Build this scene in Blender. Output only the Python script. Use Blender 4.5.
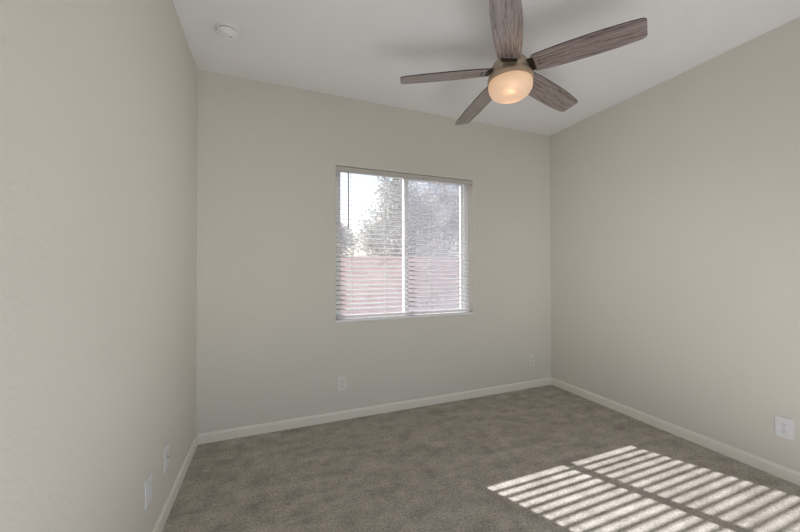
import bpy, bmesh, math, random
from mathutils import Vector, Matrix
for _o in list(bpy.data.objects): bpy.data.objects.remove(_o)
SC = bpy.context.scene
COL = SC.collection
random.seed(7)
R = math.radians

# ------------------------------------------------------------ camera, sky, sun, large lights, exposure
XL, XR, YB, YF, H = -0.50, 2.8826, 2.7926, -1.00, 2.74      # room: left, right, window wall, rear wall, height
cam_d = bpy.data.cameras.new('camera')
cam_d.sensor_width = 36.0
cam_d.lens = 330.73 / 800 * 36
cam_d.clip_start = 0.02
cam = bpy.data.objects.new('camera', cam_d); COL.objects.link(cam)
_yaw, _pit, _rol = 0.3738, 0.0102, -0.0026
F = Vector((math.sin(_yaw)*math.cos(_pit), math.cos(_yaw)*math.cos(_pit), math.sin(_pit)))
Rt = Vector((math.cos(_yaw), -math.sin(_yaw), 0)); Up = Rt.cross(F)
Rr = Rt*math.cos(_rol) + Up*math.sin(_rol); Ur = -Rt*math.sin(_rol) + Up*math.cos(_rol)
cam.matrix_world = Matrix(((Rr.x, Ur.x, -F.x, 0), (Rr.y, Ur.y, -F.y, 0), (Rr.z, Ur.z, -F.z, 1.2667), (0, 0, 0, 1)))
SC.camera = cam

SUN_TO = Vector((-0.46, 1.0, 0.725)).normalized()             # towards the sun
world = bpy.data.worlds.new('world'); SC.world = world; world.use_nodes = True
wn = world.node_tree.nodes; wl = world.node_tree.links
sky = wn.new('ShaderNodeTexSky'); sky.sky_type = 'NISHITA'; sky.sun_disc = False
sky.sun_elevation = math.asin(SUN_TO.z); sky.sun_rotation = math.atan2(SUN_TO.x, SUN_TO.y)
sky.air_density = 1.0; sky.dust_density = 2.0; sky.ozone_density = 1.0
wl.new(sky.outputs[0], wn['Background'].inputs[0]); wn['Background'].inputs[1].default_value = 0.20

sun_d = bpy.data.lights.new('sun', 'SUN'); sun_d.energy = 12.6; sun_d.angle = R(0.35); sun_d.color = (0.94, 0.97, 1.03)
sun = bpy.data.objects.new('sun', sun_d); COL.objects.link(sun)
sun.rotation_euler = SUN_TO.to_track_quat('Z', 'Y').to_euler(); sun.location = SUN_TO*20

def area(name, loc, aim, sx, sy, power, color):
    d = bpy.data.lights.new(name, 'AREA'); d.shape = 'RECTANGLE'; d.size = sx; d.size_y = sy; d.energy = power; d.color = color
    o = bpy.data.objects.new(name, d); COL.objects.link(o); o.location = loc
    o.rotation_euler = (-Vector(aim)).to_track_quat('Z', 'Y').to_euler(); return o
BEAM_W = 1.7
# added fill lamps, unseen behind the camera; the rear wall opening is assumed
for _x, _aim in ((2.45, (-2.95, 2.95, 0.2)), (0.05, (2.83, 3.0, 0.1))):
    _l = area('rear_fill', (_x, YF+0.06, 1.25), _aim, 0.9, 1.5, BEAM_W, (1.0, 0.99, 0.98)); _l.data.spread = R(42)
# added fill lamp, out of view just above the room floor, facing up
area('upward_fill', (0.95, 0.0, 0.06), (0, 0.15, 1), 2.9, 1.7, 45, (0.98, 0.98, 1.0))

SC.view_settings.view_transform = 'Standard'; SC.view_settings.look = 'None'
SC.view_settings.exposure = 0.04; SC.view_settings.gamma = 1.0; SC.view_settings.use_curve_mapping = False

# ------------------------------------------------------------ materials
class NT:
    def __init__(s, name):
        s.m = bpy.data.materials.new(name); s.m.use_nodes = True
        s.t = s.m.node_tree; s.b = s.t.nodes['Principled BSDF']; s.out = s.t.nodes['Material Output']
    def n(s, kind, **kw):
        nd = s.t.nodes.new(kind)
        for k, v in kw.items():
            if hasattr(nd, k): setattr(nd, k, v)
            else: nd.inputs[k.replace('_', ' ')].default_value = v
        return nd
    def l(s, a, b): s.t.links.new(a, b)
    def noise(s, scale, detail=4, rough=0.6, vec=None):
        nd = s.n('ShaderNodeTexNoise'); nd.inputs['Scale'].default_value = scale
        nd.inputs['Detail'].default_value = detail; nd.inputs['Roughness'].default_value = rough
        if vec is not None: s.l(vec, nd.inputs['Vector'])
        return nd
    def ramp(s, fac, stops):
        nd = s.n('ShaderNodeValToRGB')
        e = nd.color_ramp.elements
        while len(e) < len(stops): e.new(0.5)
        for el, (p, c) in zip(e, stops): el.position = p; el.color = (*c, 1)
        s.l(fac, nd.inputs[0]); return nd
    def bump(s, h, strength, dist):
        nd = s.n('ShaderNodeBump'); nd.inputs['Strength'].default_value = strength; nd.inputs['Distance'].default_value = dist
        s.l(h, nd.inputs['Height']); s.l(nd.outputs[0], s.b.inputs['Normal']); return nd
    def coord(s, out='Object', scale=(1, 1, 1)):
        c = s.n('ShaderNodeTexCoord'); mp = s.n('ShaderNodeMapping'); mp.inputs['Scale'].default_value = scale
        s.l(c.outputs[out], mp.inputs[0]); return mp.outputs[0]

def flat(name, col, rough=0.5, metal=0.0, var=0.04, scale=30, spec=0.5):
    k = NT(name); k.b.inputs['Roughness'].default_value = rough; k.b.inputs['Metallic'].default_value = metal
    k.b.inputs['Specular IOR Level'].default_value = spec
    nz = k.noise(scale, 3, 0.6, k.coord())
    k.l(k.ramp(nz.outputs[0], [(0.3, tuple(c*(1-var) for c in col)), (0.7, tuple(min(1, c*(1+var)) for c in col))]).outputs[0], k.b.inputs['Base Color'])
    return k.m

def paint(name, col, bump=0.25):
    k = NT(name); v = k.coord(); k.b.inputs['Roughness'].default_value = 0.75; k.b.inputs['Specular IOR Level'].default_value = 0.25
    big = k.noise(1.3, 3, 0.5, v)
    k.l(k.ramp(big.outputs[0], [(0.3, tuple(c*0.985 for c in col)), (0.7, tuple(c*1.015 for c in col))]).outputs[0], k.b.inputs['Base Color'])
    nz = k.noise(85, 3, 0.55, v)                                        # orange-peel drywall texture
    rp = k.ramp(nz.outputs[0], [(0.42, (0, 0, 0)), (0.62, (1, 1, 1))])
    k.bump(rp.outputs[0], bump, 0.0012)
    return k.m

def carpet_mat():
    k = NT('carpet'); v = k.coord(); k.b.inputs['Roughness'].default_value = 1.0; k.b.inputs['Specular IOR Level'].default_value = 0.05
    k.b.inputs['Sheen Weight'].default_value = 0.0
    fine = k.noise(260, 2, 0.6, v); tuft = k.noise(85, 4, 0.8, v)
    rot = k.n('ShaderNodeMapping'); rot.inputs['Rotation'].default_value = (0, 0, R(24)); rot.inputs['Scale'].default_value = (2.2, 7.5, 1)
    k.l(v, rot.inputs[0]); streak = k.noise(1.6, 5, 0.62, rot.outputs[0])
    patch = k.noise(9, 4, 0.65, v)
    def mix(a, b, f):
        m = k.n('ShaderNodeMix'); m.data_type = 'FLOAT'; m.inputs[0].default_value = f
        k.l(a, m.inputs[2]); k.l(b, m.inputs[3]); return m.outputs[0]
    a = mix(fine.outputs[0], tuft.outputs[0], 0.75); b = mix(streak.outputs[0], patch.outputs[0], 0.55); c = mix(a, b, 0.36)
    k.l(k.ramp(c, [(0.41, (0.26, 0.229, 0.192)), (0.5, (0.45, 0.405, 0.348)), (0.59, (0.65, 0.60, 0.535))]).outputs[0], k.b.inputs['Base Color'])
    k.bump(a, 0.6, 0.006)
    return k.m

def wood_mat():
    k = NT('weathered_wood'); v = k.coord('Object', (1.6, 36, 36)); k.b.inputs['Roughness'].default_value = 0.30; k.b.inputs['Coat Weight'].default_value = 0.7; k.b.inputs['Coat Roughness'].default_value = 0.25
    g = k.noise(2.6, 8, 0.72, v); g.inputs['Distortion'].default_value = 0.6
    g2 = k.noise(9, 4, 0.6, v)
    m = k.n('ShaderNodeMix'); m.data_type = 'FLOAT'; m.inputs[0].default_value = 0.35; k.l(g.outputs[0], m.inputs[2]); k.l(g2.outputs[0], m.inputs[3])
    k.l(k.ramp(m.outputs[0], [(0.36, (0.065, 0.043, 0.040)), (0.46, (0.19, 0.148, 0.138)), (0.55, (0.33, 0.275, 0.262)), (0.65, (0.52, 0.45, 0.435))]).outputs[0], k.b.inputs['Base Color'])
    k.bump(m.outputs[0], 0.2, 0.002)
    return k.m

def glass_mat():
    k = NT('window_glass'); t = k.t; t.nodes.remove(k.b)
    tr = k.n('ShaderNodeBsdfTransparent'); gl = k.n('ShaderNodeBsdfGlossy'); gl.inputs['Roughness'].default_value = 0.02
    fr = k.n('ShaderNodeFresnel'); fr.inputs[0].default_value = 1.45
    mx = k.n('ShaderNodeMixShader'); k.l(fr.outputs[0], mx.inputs[0]); k.l(tr.outputs[0], mx.inputs[1]); k.l(gl.outputs[0], mx.inputs[2])
    veil = k.n('ShaderNodeBsdfTranslucent'); veil.inputs[0].default_value = (0.9, 0.9, 0.92, 1)     # pale veil imitating glare haze in the panes
    nz = k.noise(5, 4, 0.6, k.coord()); rp = k.ramp(nz.outputs[0], [(0.3, (0.035,)*3), (0.7, (0.065,)*3)])
    m2 = k.n('ShaderNodeMixShader'); k.l(rp.outputs[0], m2.inputs[0]); k.l(mx.outputs[0], m2.inputs[1]); k.l(veil.outputs[0], m2.inputs[2])
    k.l(m2.outputs[0], k.out.inputs[0]); return k.m

def screen_mat():
    k = NT('insect_mesh'); t = k.t; t.nodes.remove(k.b)
    tr = k.n('ShaderNodeBsdfTransparent'); df = k.n('ShaderNodeBsdfDiffuse'); df.inputs[0].default_value = (0.16, 0.16, 0.18, 1)
    tl = k.n('ShaderNodeBsdfTranslucent'); tl.inputs[0].default_value = (0.35, 0.35, 0.40, 1)
    m1 = k.n('ShaderNodeMixShader'); m1.inputs[0].default_value = 0.5; k.l(df.outputs[0], m1.inputs[1]); k.l(tl.outputs[0], m1.inputs[2])
    w = k.n('ShaderNodeTexNoise'); w.inputs['Scale'].default_value = 400
    rp = k.ramp(w.outputs[0], [(0.3, (0.08,)*3), (0.7, (0.14,)*3)])
    m2 = k.n('ShaderNodeMixShader'); k.l(rp.outputs[0], m2.inputs[0]); k.l(tr.outputs[0], m2.inputs[1]); k.l(m1.outputs[0], m2.inputs[2])
    k.l(m2.outputs[0], k.out.inputs[0]); return k.m

def slat_mat():
    k = NT('blind_vinyl'); k.b.inputs['Base Color'].default_value = (0.8, 0.8, 0.8, 1); k.b.inputs['Roughness'].default_value = 0.45
    nz = k.noise(20, 2, 0.5, k.coord('Object', (0.3, 4, 4)))
    k.l(k.ramp(nz.outputs[0], [(0.3, (0.66, 0.65, 0.645)), (0.7, (0.71, 0.70, 0.695))]).outputs[0], k.b.inputs['Base Color'])
    tl = k.n('ShaderNodeBsdfTranslucent'); tl.inputs[0].default_value = (0.88, 0.84, 0.83, 1)
    mx = k.n('ShaderNodeMixShader'); mx.inputs[0].default_value = 0.32
    k.l(k.b.outputs[0], mx.inputs[1]); k.l(tl.outputs[0], mx.inputs[2]); k.l(mx.outputs[0], k.out.inputs[0]); return k.m

def leaf_mat(name, a, b):
    k = NT(name); t = k.t; t.nodes.remove(k.b)
    nz = k.noise(3.5, 3, 0.6, k.coord()); rp = k.ramp(nz.outputs[0], [(0.35, a), (0.65, b)])
    d = k.n('ShaderNodeBsdfDiffuse'); tl = k.n('ShaderNodeBsdfTranslucent'); k.l(rp.outputs[0], d.inputs[0]); k.l(rp.outputs[0], tl.inputs[0])
    mx = k.n('ShaderNodeMixShader'); mx.inputs[0].default_value = 0.45; k.l(d.outputs[0], mx.inputs[1]); k.l(tl.outputs[0], mx.inputs[2])
    k.l(mx.outputs[0], k.out.inputs[0]); return k.m

def block_mat():
    k = NT('pink_block'); v = k.coord(); k.b.inputs['Roughness'].default_value = 0.95
    mp = k.n('ShaderNodeMapping'); mp.inputs['Rotation'].default_value = (R(90), 0, 0); k.l(v, mp.inputs[0])
    br = k.n('ShaderNodeTexBrick'); k.l(mp.outputs[0], br.inputs[0])
    for nm, val in (('Scale', 1), ('Mortar Size', 0.006), ('Mortar Smooth', 0.3), ('Brick Width', 0.4), ('Row Height', 0.2)): br.inputs[nm].default_value = val
    br.inputs['Color1'].default_value = (0.68, 0.39, 0.33, 1); br.inputs['Color2'].default_value = (0.72, 0.425, 0.36, 1); br.inputs['Mortar'].default_value = (0.57, 0.37, 0.33, 1)
    k.l(br.outputs[0], k.b.inputs['Base Color']); return k.m

def gravel_mat():
    k = NT('gravel'); v = k.coord(); k.b.inputs['Roughness'].default_value = 1
    vo = k.n('ShaderNodeTexVoronoi'); vo.inputs['Scale'].default_value = 28; k.l(v, vo.inputs['Vector'])
    nz = k.noise(2, 3, 0.6, v); m = k.n('ShaderNodeMix'); m.data_type = 'FLOAT'; m.inputs[0].default_value = 0.5
    k.l(vo.outputs['Color'], m.inputs[2]); k.l(nz.outputs[0], m.inputs[3])
    k.l(k.ramp(m.outputs[0], [(0.25, (0.30, 0.25, 0.21)), (0.75, (0.50, 0.44, 0.38))]).outputs[0], k.b.inputs['Base Color'])
    k.bump(vo.outputs['Distance'], 0.5, 0.02); return k.m

def bowl_mat():
    k = NT('frosted_glass'); t = k.t; t.nodes.remove(k.b)
    tl = k.n('ShaderNodeBsdfTranslucent'); tl.inputs[0].default_value = (1.0, 0.86, 0.72, 1)
    df = k.n('ShaderNodeBsdfDiffuse'); df.inputs[0].default_value = (0.85, 0.76, 0.66, 1)
    gl = k.n('ShaderNodeBsdfGlossy'); gl.inputs['Roughness'].default_value = 0.25
    m1 = k.n('ShaderNodeMixShader'); m1.inputs[0].default_value = 0.5; k.l(tl.outputs[0], m1.inputs[1]); k.l(df.outputs[0], m1.inputs[2])
    m2 = k.n('ShaderNodeMixShader'); m2.inputs[0].default_value = 0.04; k.l(m1.outputs[0], m2.inputs[1]); k.l(gl.outputs[0], m2.inputs[2])
    em = k.n('ShaderNodeEmission'); em.inputs[0].default_value = (1.0, 0.79, 0.58, 1); em.inputs[1].default_value = 0.12    # lit lamp bowl
    ad = k.n('ShaderNodeAddShader'); k.l(m2.outputs[0], ad.inputs[0]); k.l(em.outputs[0], ad.inputs[1])
    k.l(ad.outputs[0], k.out.inputs[0]); return k.m

M = dict(
    wall=paint('wall_paint', (0.715, 0.683, 0.615)), ceil=paint('ceiling_paint', (0.87, 0.865, 0.865), 0.3),
    trim=flat('trim_paint', (0.85, 0.805, 0.72), 0.4, var=0.01), carpet=carpet_mat(), wood=wood_mat(),
    wood_edge=flat('dark_wood_edge', (0.035, 0.028, 0.026), 0.5), bronze=flat('dark_bronze', (0.06, 0.045, 0.035), 0.45, 0.6),
    brass=flat('antique_nickel', (0.50, 0.38, 0.28), 0.4, 0.4, var=0.06), nickel=flat('brushed_nickel', (0.46, 0.38, 0.29), 0.42, 0.55, var=0.06), bowl=bowl_mat(),
    vinyl=flat('white_vinyl', (0.88, 0.88, 0.88), 0.4, var=0.01), slat=slat_mat(), glass=glass_mat(), screen=screen_mat(),
    grey_vinyl=flat('headrail_vinyl', (0.56, 0.54, 0.50), 0.5, var=0.01),
    plastic=flat('white_plastic', (0.86, 0.86, 0.86), 0.35, var=0.01), plate=flat('plate_plastic', (0.77, 0.745, 0.69), 0.35, var=0.01),
    plate_white=flat('white_plate_plastic', (0.78, 0.78, 0.80), 0.3, var=0.01),
    dark=flat('dark_slot', (0.10, 0.10, 0.10), 0.6), grey=flat('grey_plastic', (0.30, 0.30, 0.31), 0.4), metal=flat('steel', (0.5, 0.48, 0.45), 0.35, 0.9),
    cord=flat('white_cord', (0.8, 0.79, 0.77), 0.8), wand=flat('clear_wand', (0.46, 0.45, 0.50), 0.25),
    block=block_mat(), cap=flat('block_cap', (0.62, 0.41, 0.36), 0.95, var=0.08, scale=6), gravel=gravel_mat(),
    bark=flat('bark', (0.24, 0.19, 0.17), 0.95, var=0.3, scale=12),
    leaf=leaf_mat('leaf_olive', (0.22, 0.22, 0.175), (0.36, 0.34, 0.29)), leaf_b=leaf_mat('leaf_grey', (0.27, 0.27, 0.275), (0.39, 0.385, 0.395)),
    leaf_r=leaf_mat('leaf_rust', (0.40, 0.24, 0.19), (0.52, 0.32, 0.26)),
)

# ------------------------------------------------------------ mesh helpers
class MB:
    def __init__(s): s.bm = bmesh.new()
    def box(s, x0, x1, y0, y1, z0, z1, bevel=0.0, seg=2, mat=None):
        r = bmesh.ops.create_cube(s.bm, size=1)
        mt = Matrix.Translation(((x0+x1)/2, (y0+y1)/2, (z0+z1)/2)) @ Matrix.Diagonal((x1-x0, y1-y0, z1-z0, 1))
        if mat is not None: mt = mat @ mt
        bmesh.ops.transform(s.bm, matrix=mt, verts=r['verts'])
        if bevel:
            ed = list({e for v in r['verts'] for e in v.link_edges})
            bmesh.ops.bevel(s.bm, geom=ed, offset=bevel, segments=seg, affect='EDGES', profile=0.6)
        return s
    def tube(s, a, b, r0, r1=None, n=16, cap=True):
        a, b = Vector(a), Vector(b); r1 = r0 if r1 is None else r1
        q = bmesh.ops.create_cone(s.bm, cap_ends=cap, segments=n, radius1=r0, radius2=r1, depth=(b-a).length)
        mt = Matrix.Translation((a+b)/2) @ (b-a).to_track_quat('Z', 'Y').to_matrix().to_4x4()
        bmesh.ops.transform(s.bm, matrix=mt, verts=q['verts']); return s
    def lathe(s, prof, n=48, mat=None, close=True):
        rings = []
        for r, z in prof:
            if r < 1e-6: rings.append([s.bm.verts.new((0, 0, z))])
            else: rings.append([s.bm.verts.new((r*math.cos(2*math.pi*i/n), r*math.sin(2*math.pi*i/n), z)) for i in range(n)])
        new = [v for g in rings for v in g]
        for A, B in zip(rings, rings[1:]):
            for i in range(n):
                j = (i+1) % n
                f = ([A[0]] if len(A) == 1 else [A[i], A[j]]) + ([B[0]] if len(B) == 1 else [B[j], B[i]])
                if len(f) >= 3: s.bm.faces.new(f)
        if mat is not None: bmesh.ops.transform(s.bm, matrix=mat, verts=new)
        return s
    def prism(s, poly, axis, a, b):
        def P(u, v, w): return {'x': (w, u, v), 'y': (u, w, v), 'z': (u, v, w)}[axis]
        A = [s.bm.verts.new(P(u, v, a)) for u, v in poly]; B = [s.bm.verts.new(P(u, v, b)) for u, v in poly]
        n = len(poly); s.bm.faces.new(A); s.bm.faces.new(B[::-1])
        for i in range(n): s.bm.faces.new((A[i], B[i], B[(i+1) % n], A[(i+1) % n]))
        return s
    def build(s, name, mat, parent=None, smooth=None, loc=None, rot=None):
        bmesh.ops.recalc_face_normals(s.bm, faces=s.bm.faces)
        me = bpy.data.meshes.new(name); s.bm.to_mesh(me); s.bm.free()
        for m in (mat if isinstance(mat, (list, tuple)) else [mat]): me.materials.append(m)
        if smooth is not None:
            for p in me.polygons: p.use_smooth = True
            me.set_sharp_from_angle(angle=R(smooth))
        o = bpy.data.objects.new(name, me); COL.objects.link(o)
        if parent: o.parent = parent
        if loc is not None: o.location = loc
        if rot is not None: o.rotation_euler = rot
        return o

def tag(o, label=None, cat=None, group=None, kind=None):
    for k, v in (('label', label), ('category', cat), ('group', group), ('kind', kind)):
        if v: o[k] = v
    return o
def thing(name, loc, label, cat, group=None, rot=(0, 0, 0)):
    o = bpy.data.objects.new(name, None); o.empty_display_size = 0.1; COL.objects.link(o); o.location = loc; o.rotation_euler = rot
    return tag(o, label, cat, group)
def struct(o): o['kind'] = 'structure'; return o

# ------------------------------------------------------------ room shell
WX0, WX1, WZ0, WZ1, WT = 0.514, 1.875, 0.82, 2.15, 0.16       # window opening, wall thickness
struct(MB().box(XL-WT, XR+WT, YF-WT, YB+WT, -0.12, 0).build('floor', M['carpet']))
struct(MB().box(XL-WT, XR+WT, YF-WT, YB+WT, H, H+0.15).build('ceiling', M['ceil']))
struct(MB().box(XL-WT, XL, YF-WT, YB, 0, H).build('wall_left', M['wall']))
struct(MB().box(XR, XR+WT, YF-WT, YB, 0, H).build('wall_right', M['wall']))
def holed_wall(name, y0, y1, hx0, hx1, hz0, hz1, x0, x1, inner):
    # one mesh: the wall slab with a rectangular hole
    bm = bmesh.new()
    xs, zs = [x0, hx0, hx1, x1], [0, hz0, hz1, H]
    zs = sorted(set(zs))
    V = {}
    def v(x, y, z): 
        return V.setdefault((x, y, z), None) or V.__setitem__((x, y, z), bm.verts.new((x, y, z))) or V[(x, y, z)]
    for y in (y0, y1):
        for i in range(3):
            for j in range(len(zs)-1):
                if i == 1 and zs[j] >= hz0-1e-6 and zs[j+1] <= hz1+1e-6: continue
                bm.faces.new((v(xs[i], y, zs[j]), v(xs[i+1], y, zs[j]), v(xs[i+1], y, zs[j+1]), v(xs[i], y, zs[j+1])))
    def q(a, b): bm.faces.new((v(a[0], y0, a[1]), v(b[0], y0, b[1]), v(b[0], y1, b[1]), v(a[0], y1, a[1])))
    q((hx0, hz1), (hx1, hz1)); q((hx0, hz0), (hx0, hz1)); q((hx1, hz0), (hx1, hz1))
    if hz0 > 0: q((hx0, hz0), (hx1, hz0))
    q((x0, 0), (x0, H)) if len(zs) == 3 else [q((x0, zs[j]), (x0, zs[j+1])) for j in range(3)]
    [q((x1, zs[j]), (x1, zs[j+1])) for j in range(len(zs)-1)] if len(zs) == 4 else q((x1, 0), (x1, H))
    for i in range(3):
        q((xs[i], H), (xs[i+1], H))
        if not (i == 1 and hz0 <= 0): q((xs[i], 0), (xs[i+1], 0))
    m = MB(); m.bm.free(); m.bm = bm
    return struct(m.build(name, M['wall']))
holed_wall('wall_back', YB, YB+WT, WX0, WX1, WZ0, WZ1, XL-WT, XR+WT, True)
holed_wall('wall_front', YF-WT, YF, -0.1, 2.6, 0, 2.2, XL, XR, False)

BH, BT = 0.074, 0.013
prof = [(0, 0), (BT, 0), (BT, BH-0.016), (BT*0.75, BH-0.006), (BT*0.35, BH), (0, BH)]
struct(MB().prism([(YB-u, z) for u, z in prof], 'x', XL+BT, XR-BT).build('baseboard_back', M['trim']))
struct(MB().prism([(XL+u, z) for u, z in prof], 'y', YF, YB).build('baseboard_left', M['trim']))
struct(MB().prism([(XR-u, z) for u, z in prof], 'y', YF, YB).build('baseboard_right', M['trim']))

# ------------------------------------------------------------ window
win = bpy.data.objects.new('window_1', None); COL.objects.link(win); win.location = (0, 0, 0); struct(win)
FY0, FY1 = YB+0.085, YB+0.150
fw, ft, fb = 0.045, 0.012, 0.022
m = MB()
m.box(WX0, WX0+fw, FY0, FY1, WZ0, WZ1, 0.003); m.box(WX1-fw, WX1, FY0, FY1, WZ0, WZ1, 0.003)
m.box(WX0+fw, WX1-fw, FY0, FY1, WZ0, WZ0+fb, 0.003); m.box(WX0+fw, WX1-fw, FY0, FY1, WZ1-ft, WZ1, 0.003)
m.build('window_frame', M['vinyl'], win)
cx = (WX0+WX1)/2
def sash(x0, x1, y0, y1, wl_, wr_, name):
    s = MB(); z0, z1 = WZ0+fb, WZ1-ft
    s.box(x0, x0+wl_, y0, y1, z0, z1, 0.002); s.box(x1-wr_, x1, y0, y1, z0, z1, 0.002)
    s.box(x0+wl_, x1-wr_, y0, y1, z0, z0+0.020, 0.002); s.box(x0+wl_, x1-wr_, y0, y1, z1-0.012, z1, 0.002)
    o = s.build(name, M['vinyl'], win)
    MB().box(x0+wl_, x1-wr_, (y0+y1)/2-0.002, (y0+y1)/2+0.002, z0+0.020, z1-0.012).build('glass_pane', M['glass'], o)
    return o
sash(WX0+fw, cx+0.020, FY0+0.006, FY0+0.030, 0.014, 0.040, 'window_sash')
s2 = sash(cx-0.020, WX1-fw, FY0+0.033, FY0+0.055, 0.040, 0.022, 'window_sash')
sc = MB(); x0, x1, z0, z1 = cx+0.01, WX1-fw, WZ0+fb, WZ1-ft; y0, y1 = FY0+0.057, FY0+0.064
for b in ((x0, x0+0.018, z0, z1), (x1-0.018, x1, z0, z1), (x0+0.018, x1-0.018, z0, z0+0.018), (x0+0.018, x1-0.018, z1-0.012, z1)): sc.box(b[0], b[1], y0, y1, b[2], b[3])
so = sc.build('screen_frame', M['vinyl'], win)
MB().box(x0+0.018, x1-0.018, (y0+y1)/2-0.0005, (y0+y1)/2+0.0005, z0+0.018, z1-0.012).build('insect_screen', M['screen'], so)
MB().box(WX0+0.001, WX1-0.001, YB-0.005, FY0, WZ0+0.0005, WZ0+0.020, 0.005, 3).build('window_sill', M['vinyl'], win)

# ------------------------------------------------------------ blind
SY, TILT, PITCH, SD = YB+0.046, R(15), 0.041, 0.036
bcx = (WX0+0.010+WX1-0.020)/2
bl = thing('window_blind', (bcx, SY, WZ1), 'white horizontal slat blind hanging open in the window', 'blind')
bx = (WX1-WX0-0.030)/2
def L(z): return z-WZ1
MB().box(-bx, bx, -0.022, 0.026, -0.026, -0.002, 0.002).build('headrail', M['vinyl'], bl)
MB().box(WX0-bcx+0.001, WX1-bcx-0.001, -0.042, -0.030, -0.044, -0.004, 0.004, 3).build('valance', M['grey_vinyl'], bl)
zb = WZ0+0.044
m = MB(); slat_z = []
z = WZ1-0.0365
while z > zb+0.036: slat_z.append(z); z -= PITCH
for z in slat_z:
    # cross-section slightly crowned, outer edge up (tilted towards the sun)
    pts = []
    for i in range(7):
        u = -SD/2 + SD*i/6; w = 0.0013*(1-(2*u/SD)**2)
        pts.append((u, w))
    low = [(u, w-0.0018) for u, w in pts]
    c, s = math.cos(TILT), math.sin(TILT)
    poly = [(u*c - w*s, L(z) + u*s + w*c) for u, w in pts + low[::-1]]
    m.prism(poly, 'x', -bx, bx)
m.build('slats', M['slat'], bl)
MB().box(-bx, bx, -0.021, 0.021, L(zb)-0.017, L(zb)+0.008, 0.003).build('bottom_rail', M['slat'], bl)
for x in (-bx+0.13, -bx+0.44, bx-0.44, bx-0.13):
    t = MB()
    for y in (-0.0192, 0.0192): t.tube((x, y, -0.025), (x, y, L(zb)), 0.0011, n=6)
    t.tube((x, 0, -0.025), (x, 0, L(zb)), 0.0009, n=6)
    for z in slat_z: t.tube((x, -0.0192, L(z)-0.0075), (x, 0.0192, L(z)+0.0010), 0.0006, n=4)
    t.build('ladder_cord', M['cord'], bl)
w = MB().tube((0.6255-bcx, -0.0305, -0.02), (0.6255-bcx, -0.0305, -0.50), 0.0062, n=8).build('tilt_wand', M['wand'], bl)
tag(w, 'thin grey tilt wand')
MB().tube((0.6255-bcx, -0.0305, -0.50), (0.6255-bcx, -0.0305, -0.535), 0.0075, 0.0065, n=8).build('wand_grip', M['wand'], w)

# ------------------------------------------------------------ ceiling fan
FX, FY, BZ, BR, PH = 1.341, 1.597, 2.418, 0.662, 42.936
fan = thing('ceiling_fan', (FX, FY, H), 'five blade ceiling fan of weathered grey wood with glowing glass bowl', 'ceiling fan')
def Z(z): return z-H
MB().lathe([(0, 0), (0.068, 0), (0.070, -0.012), (0.062, -0.045), (0.040, -0.062), (0.016, -0.066), (0, -0.066)]).build('canopy', M['nickel'], fan, 40)
MB().tube((0, 0, -0.06), (0, 0, Z(2.57)), 0.0127, n=20).build('downrod', M['nickel'], fan, 40)
MB().lathe([(0, Z(2.525)), (0.03, Z(2.525)), (0.05, Z(2.518)), (0.085, Z(2.508)), (0.102, Z(2.495)), (0.110, Z(2.475)), (0.116, Z(2.440)), (0.116, Z(2.427)), (0, Z(2.427))]).build('motor_housing', M['nickel'], fan, 40)
MB().lathe([(0, Z(2.4265)), (0.1197, Z(2.4265)), (0.1281, Z(2.420)), (0.1328, Z(2.408)), (0.1328, Z(2.396)), (0.1281, Z(2.385)), (0.1122, Z(2.385)), (0.1103, Z(2.415)), (0, Z(2.415))]).build('light_fitter', M['brass'], fan, 40)
bowl = MB().lathe([(0.1253, Z(2.3845)), (0.1281, Z(2.3670)), (0.1253, Z(2.3440)), (0.1141, Z(2.3220)), (0.0916, Z(2.3040)), (0.0608, Z(2.2940)), (0.0281, Z(2.2900)), (0, Z(2.2890)),
            (0, Z(2.2930)), (0.0281, Z(2.2940)), (0.0598, Z(2.2980)), (0.0898, Z(2.3080)), (0.1103, Z(2.3250)), (0.1216, Z(2.3450)), (0.1244, Z(2.3670)), (0.1216, Z(2.3845)), (0.1253, Z(2.3845))]).build('light_bowl', M['bowl'], fan, 60)
tag(bowl, 'frosted glass bowl glowing warm')
def bulb_at(dx, dy):
    b = MB().lathe([(0, 0.03), (0.012, 0.03), (0.013, 0.0), (0.02, -0.016), (0.022, -0.028), (0.016, -0.042), (0, -0.047)], 20).build('bulb', M['bowl'], fan, 60, loc=(dx, dy, Z(2.380)))
    d = bpy.data.lights.new('bulb_light', 'POINT'); d.energy = BULB_W; d.color = (1.0, 0.79, 0.57); d.shadow_soft_size = 0.012
    o = bpy.data.objects.new('bulb_light', d); COL.objects.link(o); o.location = (FX+dx, FY+dy, 2.324)
BULB_W = 0.075
bulb_at(0.030, 0.036); bulb_at(-0.042, -0.048)
def blade_bm():
    s = MB(); th = 0.006
    st = [(0.132, 0.050), (0.136, 0.058), (0.145, 0.063), (0.20, 0.068), (0.27, 0.072), (0.36, 0.074), (0.45, 0.074), (0.54, 0.071), (0.60, 0.067), (0.642, 0.062), (0.656, 0.056), (BR, 0.046)]
    up = [(r, w_) for r, w_ in st]; outline = up + [(r, -w_) for r, w_ in st[::-1]]
    n = len(outline)
    T = [s.bm.verts.new((x, y, th/2)) for x, y in outline]; B = [s.bm.verts.new((x, y, -th/2)) for x, y in outline]
    f = s.bm.faces.new(T); f.material_index = 0
    f = s.bm.faces.new(B[::-1]); f.material_index = 0
    for i in range(n):
        f = s.bm.faces.new((T[i], B[i], B[(i+1) % n], T[(i+1) % n])); f.material_index = 1
    return s
BPITCH, DROOP = R(-13), R(3.7)
proto_blade = proto_br = None
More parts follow.
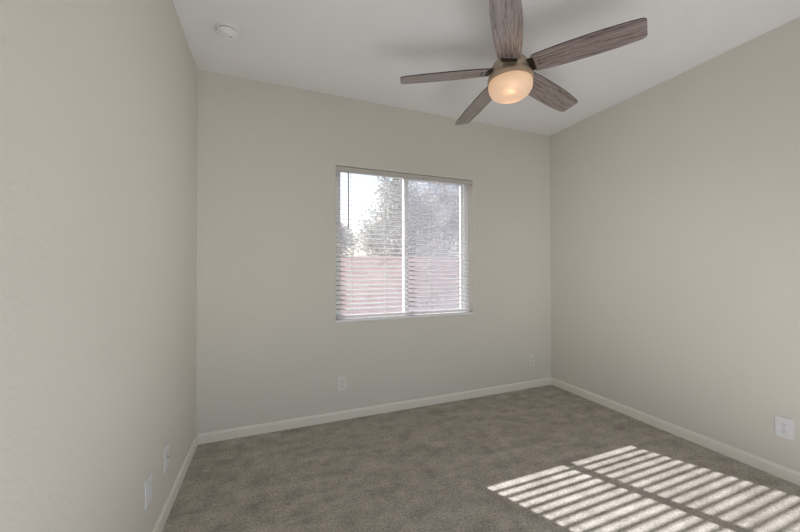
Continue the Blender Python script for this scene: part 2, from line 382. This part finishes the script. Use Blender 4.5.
for k in range(5):
    a = PH - k*2*math.pi/5
    if proto_blade is None:
        b = proto_blade = blade_bm().build('blade', [M['wood'], M['wood_edge']], fan)
        br = MB().box(0.116, 0.144, -0.046, 0.046, -0.0080, -0.0035, 0.002).box(0.112, 0.20, -0.032, 0.032, 0.0035, 0.010, 0.002).box(0.085, 0.129, -0.036, 0.036, -0.0035, 0.012, 0.003)
        br.tube((0.17, 0.014, -0.005), (0.17, 0.014, 0.009), 0.005, n=10).tube((0.17, -0.014, -0.005), (0.17, -0.014, 0.009), 0.005, n=10)
        proto_br = br.build('blade_bracket', M['bronze'], b)
    else:
        b = proto_blade.copy(); COL.objects.link(b); b.parent = fan
        c = proto_br.copy(); COL.objects.link(c); c.parent = b
    b.matrix_local = Matrix.Translation((0, 0, Z(BZ)+BR*math.tan(DROOP))) @ Matrix.Rotation(a, 4, 'Z') @ Matrix.Rotation(DROOP, 4, 'Y') @ Matrix.Rotation(BPITCH, 4, 'X')

# ------------------------------------------------------------ smoke detector
sd = thing('smoke_detector', (-0.246, 2.262, H), 'round white smoke detector on the ceiling', 'smoke detector'); sd.scale = (0.9, 0.9, 0.9)
MB().lathe([(0, 0), (0.070, 0), (0.070, -0.010), (0.066, -0.013), (0, -0.013)]).build('mounting_base', M['plastic'], sd, 40)
MB().lathe([(0, -0.0135), (0.058, -0.0135), (0.058, -0.019), (0.066, -0.020), (0.067, -0.030), (0.061, -0.036), (0.056, -0.036), (0.054, -0.034), (0.051, -0.036), (0.046, -0.042), (0.040, -0.042), (0.038, -0.040), (0.035, -0.043), (0.018, -0.047), (0, -0.047)]).build('detector_cover', M['plastic'], sd, 25)
MB().tube((0.020, -0.004, -0.0465), (0.020, -0.004, -0.0485), 0.0055, n=16).build('test_button', M['grey'], sd)
MB().lathe([(0.0585, -0.0145), (0.062, -0.0145), (0.062, -0.018), (0.0585, -0.018), (0.0585, -0.0145)]).build('air_slot', M['dark'], sd)

# ------------------------------------------------------------ wall plates.  local frame: plate in XZ plane, front towards -Y
PW, PHT = 0.079, 0.122
def plate(name, loc, rz, label, cat, kind, mat, group=None):
    t = thing(name, loc, label, cat, group, (0, 0, rz))
    MB().box(-PW/2, PW/2, -0.0065, 0, -PHT/2, PHT/2, 0.0035, 3).build('cover_plate', mat, t)
    if kind == 'duplex':
        for s in (1, -1):
            zc = s*0.0195
            poly = [(0.0145*math.copysign(abs(math.cos(q))**0.6, math.cos(q)), zc+0.0145*math.copysign(abs(math.sin(q))**0.85, math.sin(q))) for q in [2*math.pi*i/28 for i in range(28)]]
            rc = MB().prism(poly, 'y', -0.0082, -0.0050).build('receptacle', mat, t)
            sl = MB(); sl.box(-0.0075, -0.0052, -0.0086, -0.0070, zc-0.002, zc+0.0075); sl.box(0.0052, 0.0075, -0.0086, -0.0070, zc-0.001, zc+0.0065)
            sl.tube((0, -0.0086, zc-0.0075), (0, -0.0070, zc-0.0075), 0.0026, n=12)
            sl.build('slot', M['dark'], rc)
        MB().tube((0, -0.0078, 0), (0, -0.0055, 0), 0.003, n=12).build('screw', M['metal'], t)
    elif kind == 'coax':
        MB().tube((0, -0.0085, 0), (0, -0.006, 0), 0.0075, n=6).tube((0, -0.016, 0), (0, -0.006, 0), 0.0048, n=16).build('coaxial_jack', M['metal'], t, 30)
        for s in (1, -1): MB().tube((0, -0.0075, s*0.042), (0, -0.0055, s*0.042), 0.003, n=12).build('screw', mat, t)
    else:
        MB().box(-0.0165, 0.0165, -0.0085, -0.006, -0.0335, 0.0335, 0.0015).build('center_insert', mat, t)
        for s in (1, -1): MB().tube((0, -0.0075, s*0.048), (0, -0.0055, s*0.048), 0.003, n=12).build('screw', mat, t)
    return t
plate('wall_outlet', (0.566, YB, 0.304), 0, 'cream duplex outlet on the window wall, below the window', 'outlet', 'duplex', M['plate'], 'duplex outlets')
plate('wall_outlet', (2.598, YB, 0.290), 0, 'cream duplex outlet on the window wall, close to the far room corner', 'outlet', 'duplex', M['plate'], 'duplex outlets')
plate('wall_outlet', (XR, 1.018, 0.307), R(-90), 'white duplex outlet beside the sunlit stripes, on the wall without window', 'outlet', 'duplex', M['plate_white'], 'duplex outlets')
plate('cable_plate', (XL, 2.037, 0.303), R(90), 'white wall plate with one small metal cable jack, above the baseboard', 'wall plate', 'coax', M['plate_white'])
plate('wall_plate', (XL, 1.765, 0.300), R(90), 'plain white wall plate nearer the camera than the cable jack plate', 'wall plate', 'rocker', M['plate_white'])

# ------------------------------------------------------------ outside
struct(MB().box(-30, 40, YB+WT, 60, -0.45, -0.20).build('ground', M['gravel']))
gw = thing('garden_wall', (4, 8.2, -0.2), 'pink block garden wall outside, seen through the lower part of the window', 'garden wall')
MB().box(-16, 16, 0, 0.2, 0, 1.755).build('block_face', M['block'], gw)
MB().box(-16, 16, -0.015, 0.215, 1.757, 1.815, 0.006).build('wall_cap', M['cap'], gw)

def tree(loc, h, blobs, n, label, mats, seed):
    rnd = random.Random(seed)
    t = thing('garden_tree', loc, label, 'tree', 'trees behind the garden wall')
    tr = MB(); tr.tube((0, 0, 0), (0.05, 0, h*0.35), 0.13, 0.10, 10)
    for (bx_, by_, bz_, br_) in blobs: tr.tube((0.05, 0, h*0.33), (bx_, by_, bz_), 0.06, 0.015, 7)
    for _ in range(40):
        b = rnd.choice(blobs); d = Vector((rnd.gauss(0, 1), rnd.gauss(0, 1), rnd.gauss(0, 1))).normalized()*b[3]*0.9
        tr.tube((b[0], b[1], b[2]), (b[0]+d.x, b[1]+d.y, b[2]+d.z), 0.018, 0.005, 5)
    tr.build('trunk', M['bark'], t)
    verts, faces, mi = [], [], []
    vol = [b[3]**3 for b in blobs]
    for _ in range(n):
        b = rnd.choices(blobs, vol)[0]
        d = Vector((rnd.gauss(0, 1), rnd.gauss(0, 1), rnd.gauss(0, 0.85)))
        d = d.normalized()*b[3]*(rnd.random()**0.45)*rnd.uniform(0.8, 1.12)
        c = Vector(b[:3])+d
        ax = Vector((rnd.gauss(0, 1), rnd.gauss(0, 1), rnd.gauss(0, 0.7))).normalized()
        sd_ = ax.cross(Vector((rnd.gauss(0, 1), rnd.gauss(0, 1), rnd.gauss(0, 1)))).normalized()
        l_, w_ = rnd.uniform(0.05, 0.10), rnd.uniform(0.020, 0.038); nn = ax.cross(sd_)*w_*0.35
        i = len(verts)
        verts += [c-ax*l_, c+sd_*w_+nn, c+ax*l_, c-sd_*w_+nn]
        faces += [(i, i+1, i+2), (i, i+2, i+3)]; k_ = 1 if rnd.random() < 0.05 else 0; mi += [k_, k_]
    me = bpy.data.meshes.new('foliage'); me.from_pydata([tuple(v) for v in verts], [], faces)
    for q in mats: me.materials.append(q)
    me.polygons.foreach_set('material_index', mi); me.update()
    o = bpy.data.objects.new('foliage', me); COL.objects.link(o); o.parent = t
    return t
def grow(blobs, k): return [tuple(c*k for c in b) for b in blobs]
tree((3.9, 10.6, -0.2), 4.6, [(-0.2, 0, 2.9, 0.95), (0.5, 0.2, 3.6, 1.0), (-0.75, -0.1, 2.3, 0.7), (0.9, 0.1, 2.4, 0.9), (0.2, 0.3, 4.4, 0.75), (1.3, 0.2, 3.4, 0.8), (-0.3, 0, 1.75, 0.6), (0.5, 0.1, 1.7, 0.65), (1.2, 0, 1.8, 0.6)], 10000,
     'leafy tree with sky gaps outside, behind the sash with the tilt wand', [M['leaf'], M['leaf_r']], 3)
tree((7.9, 14.3, -0.2), 6.5, grow([(0, 0, 3.0, 1.15), (-0.8, 0.1, 2.5, 0.9), (0.9, 0, 2.7, 1.0), (0.3, 0.2, 4.1, 1.1), (-0.7, 0.1, 4.0, 0.9), (1.1, 0.1, 3.8, 0.9), (-1.1, 0, 1.6, 0.7), (-0.2, 0, 1.6, 0.75), (0.9, 0, 1.6, 0.7)], 1.25), 18000,
     'dense grey green tree outside, filling the screened window sash', [M['leaf_b'], M['leaf_r']], 5)
tree((9.0, 10.6, -0.2), 4.8, [(0, 0, 2.9, 1.1), (-0.7, 0.1, 2.4, 0.9), (0.9, 0, 2.6, 0.9), (0.1, 0.2, 3.9, 1.0), (0, 0, 1.7, 0.75), (-0.8, 0, 1.6, 0.6)], 9000,
     'dark tree mostly hidden by the window jamb, behind the garden wall', [M['leaf_b'], M['leaf_r']], 9)
tree((2.3, 14.8, -0.2), 3.6, grow([(0, 0, 2.2, 0.75), (0.6, 0, 2.4, 0.7), (0.2, 0.1, 2.8, 0.6), (-0.2, 0, 1.5, 0.55), (0.6, 0, 1.5, 0.6)], 1.15), 7000,
     'low loose tree just above the garden wall, behind the tilt wand', [M['leaf'], M['leaf_r']], 11)
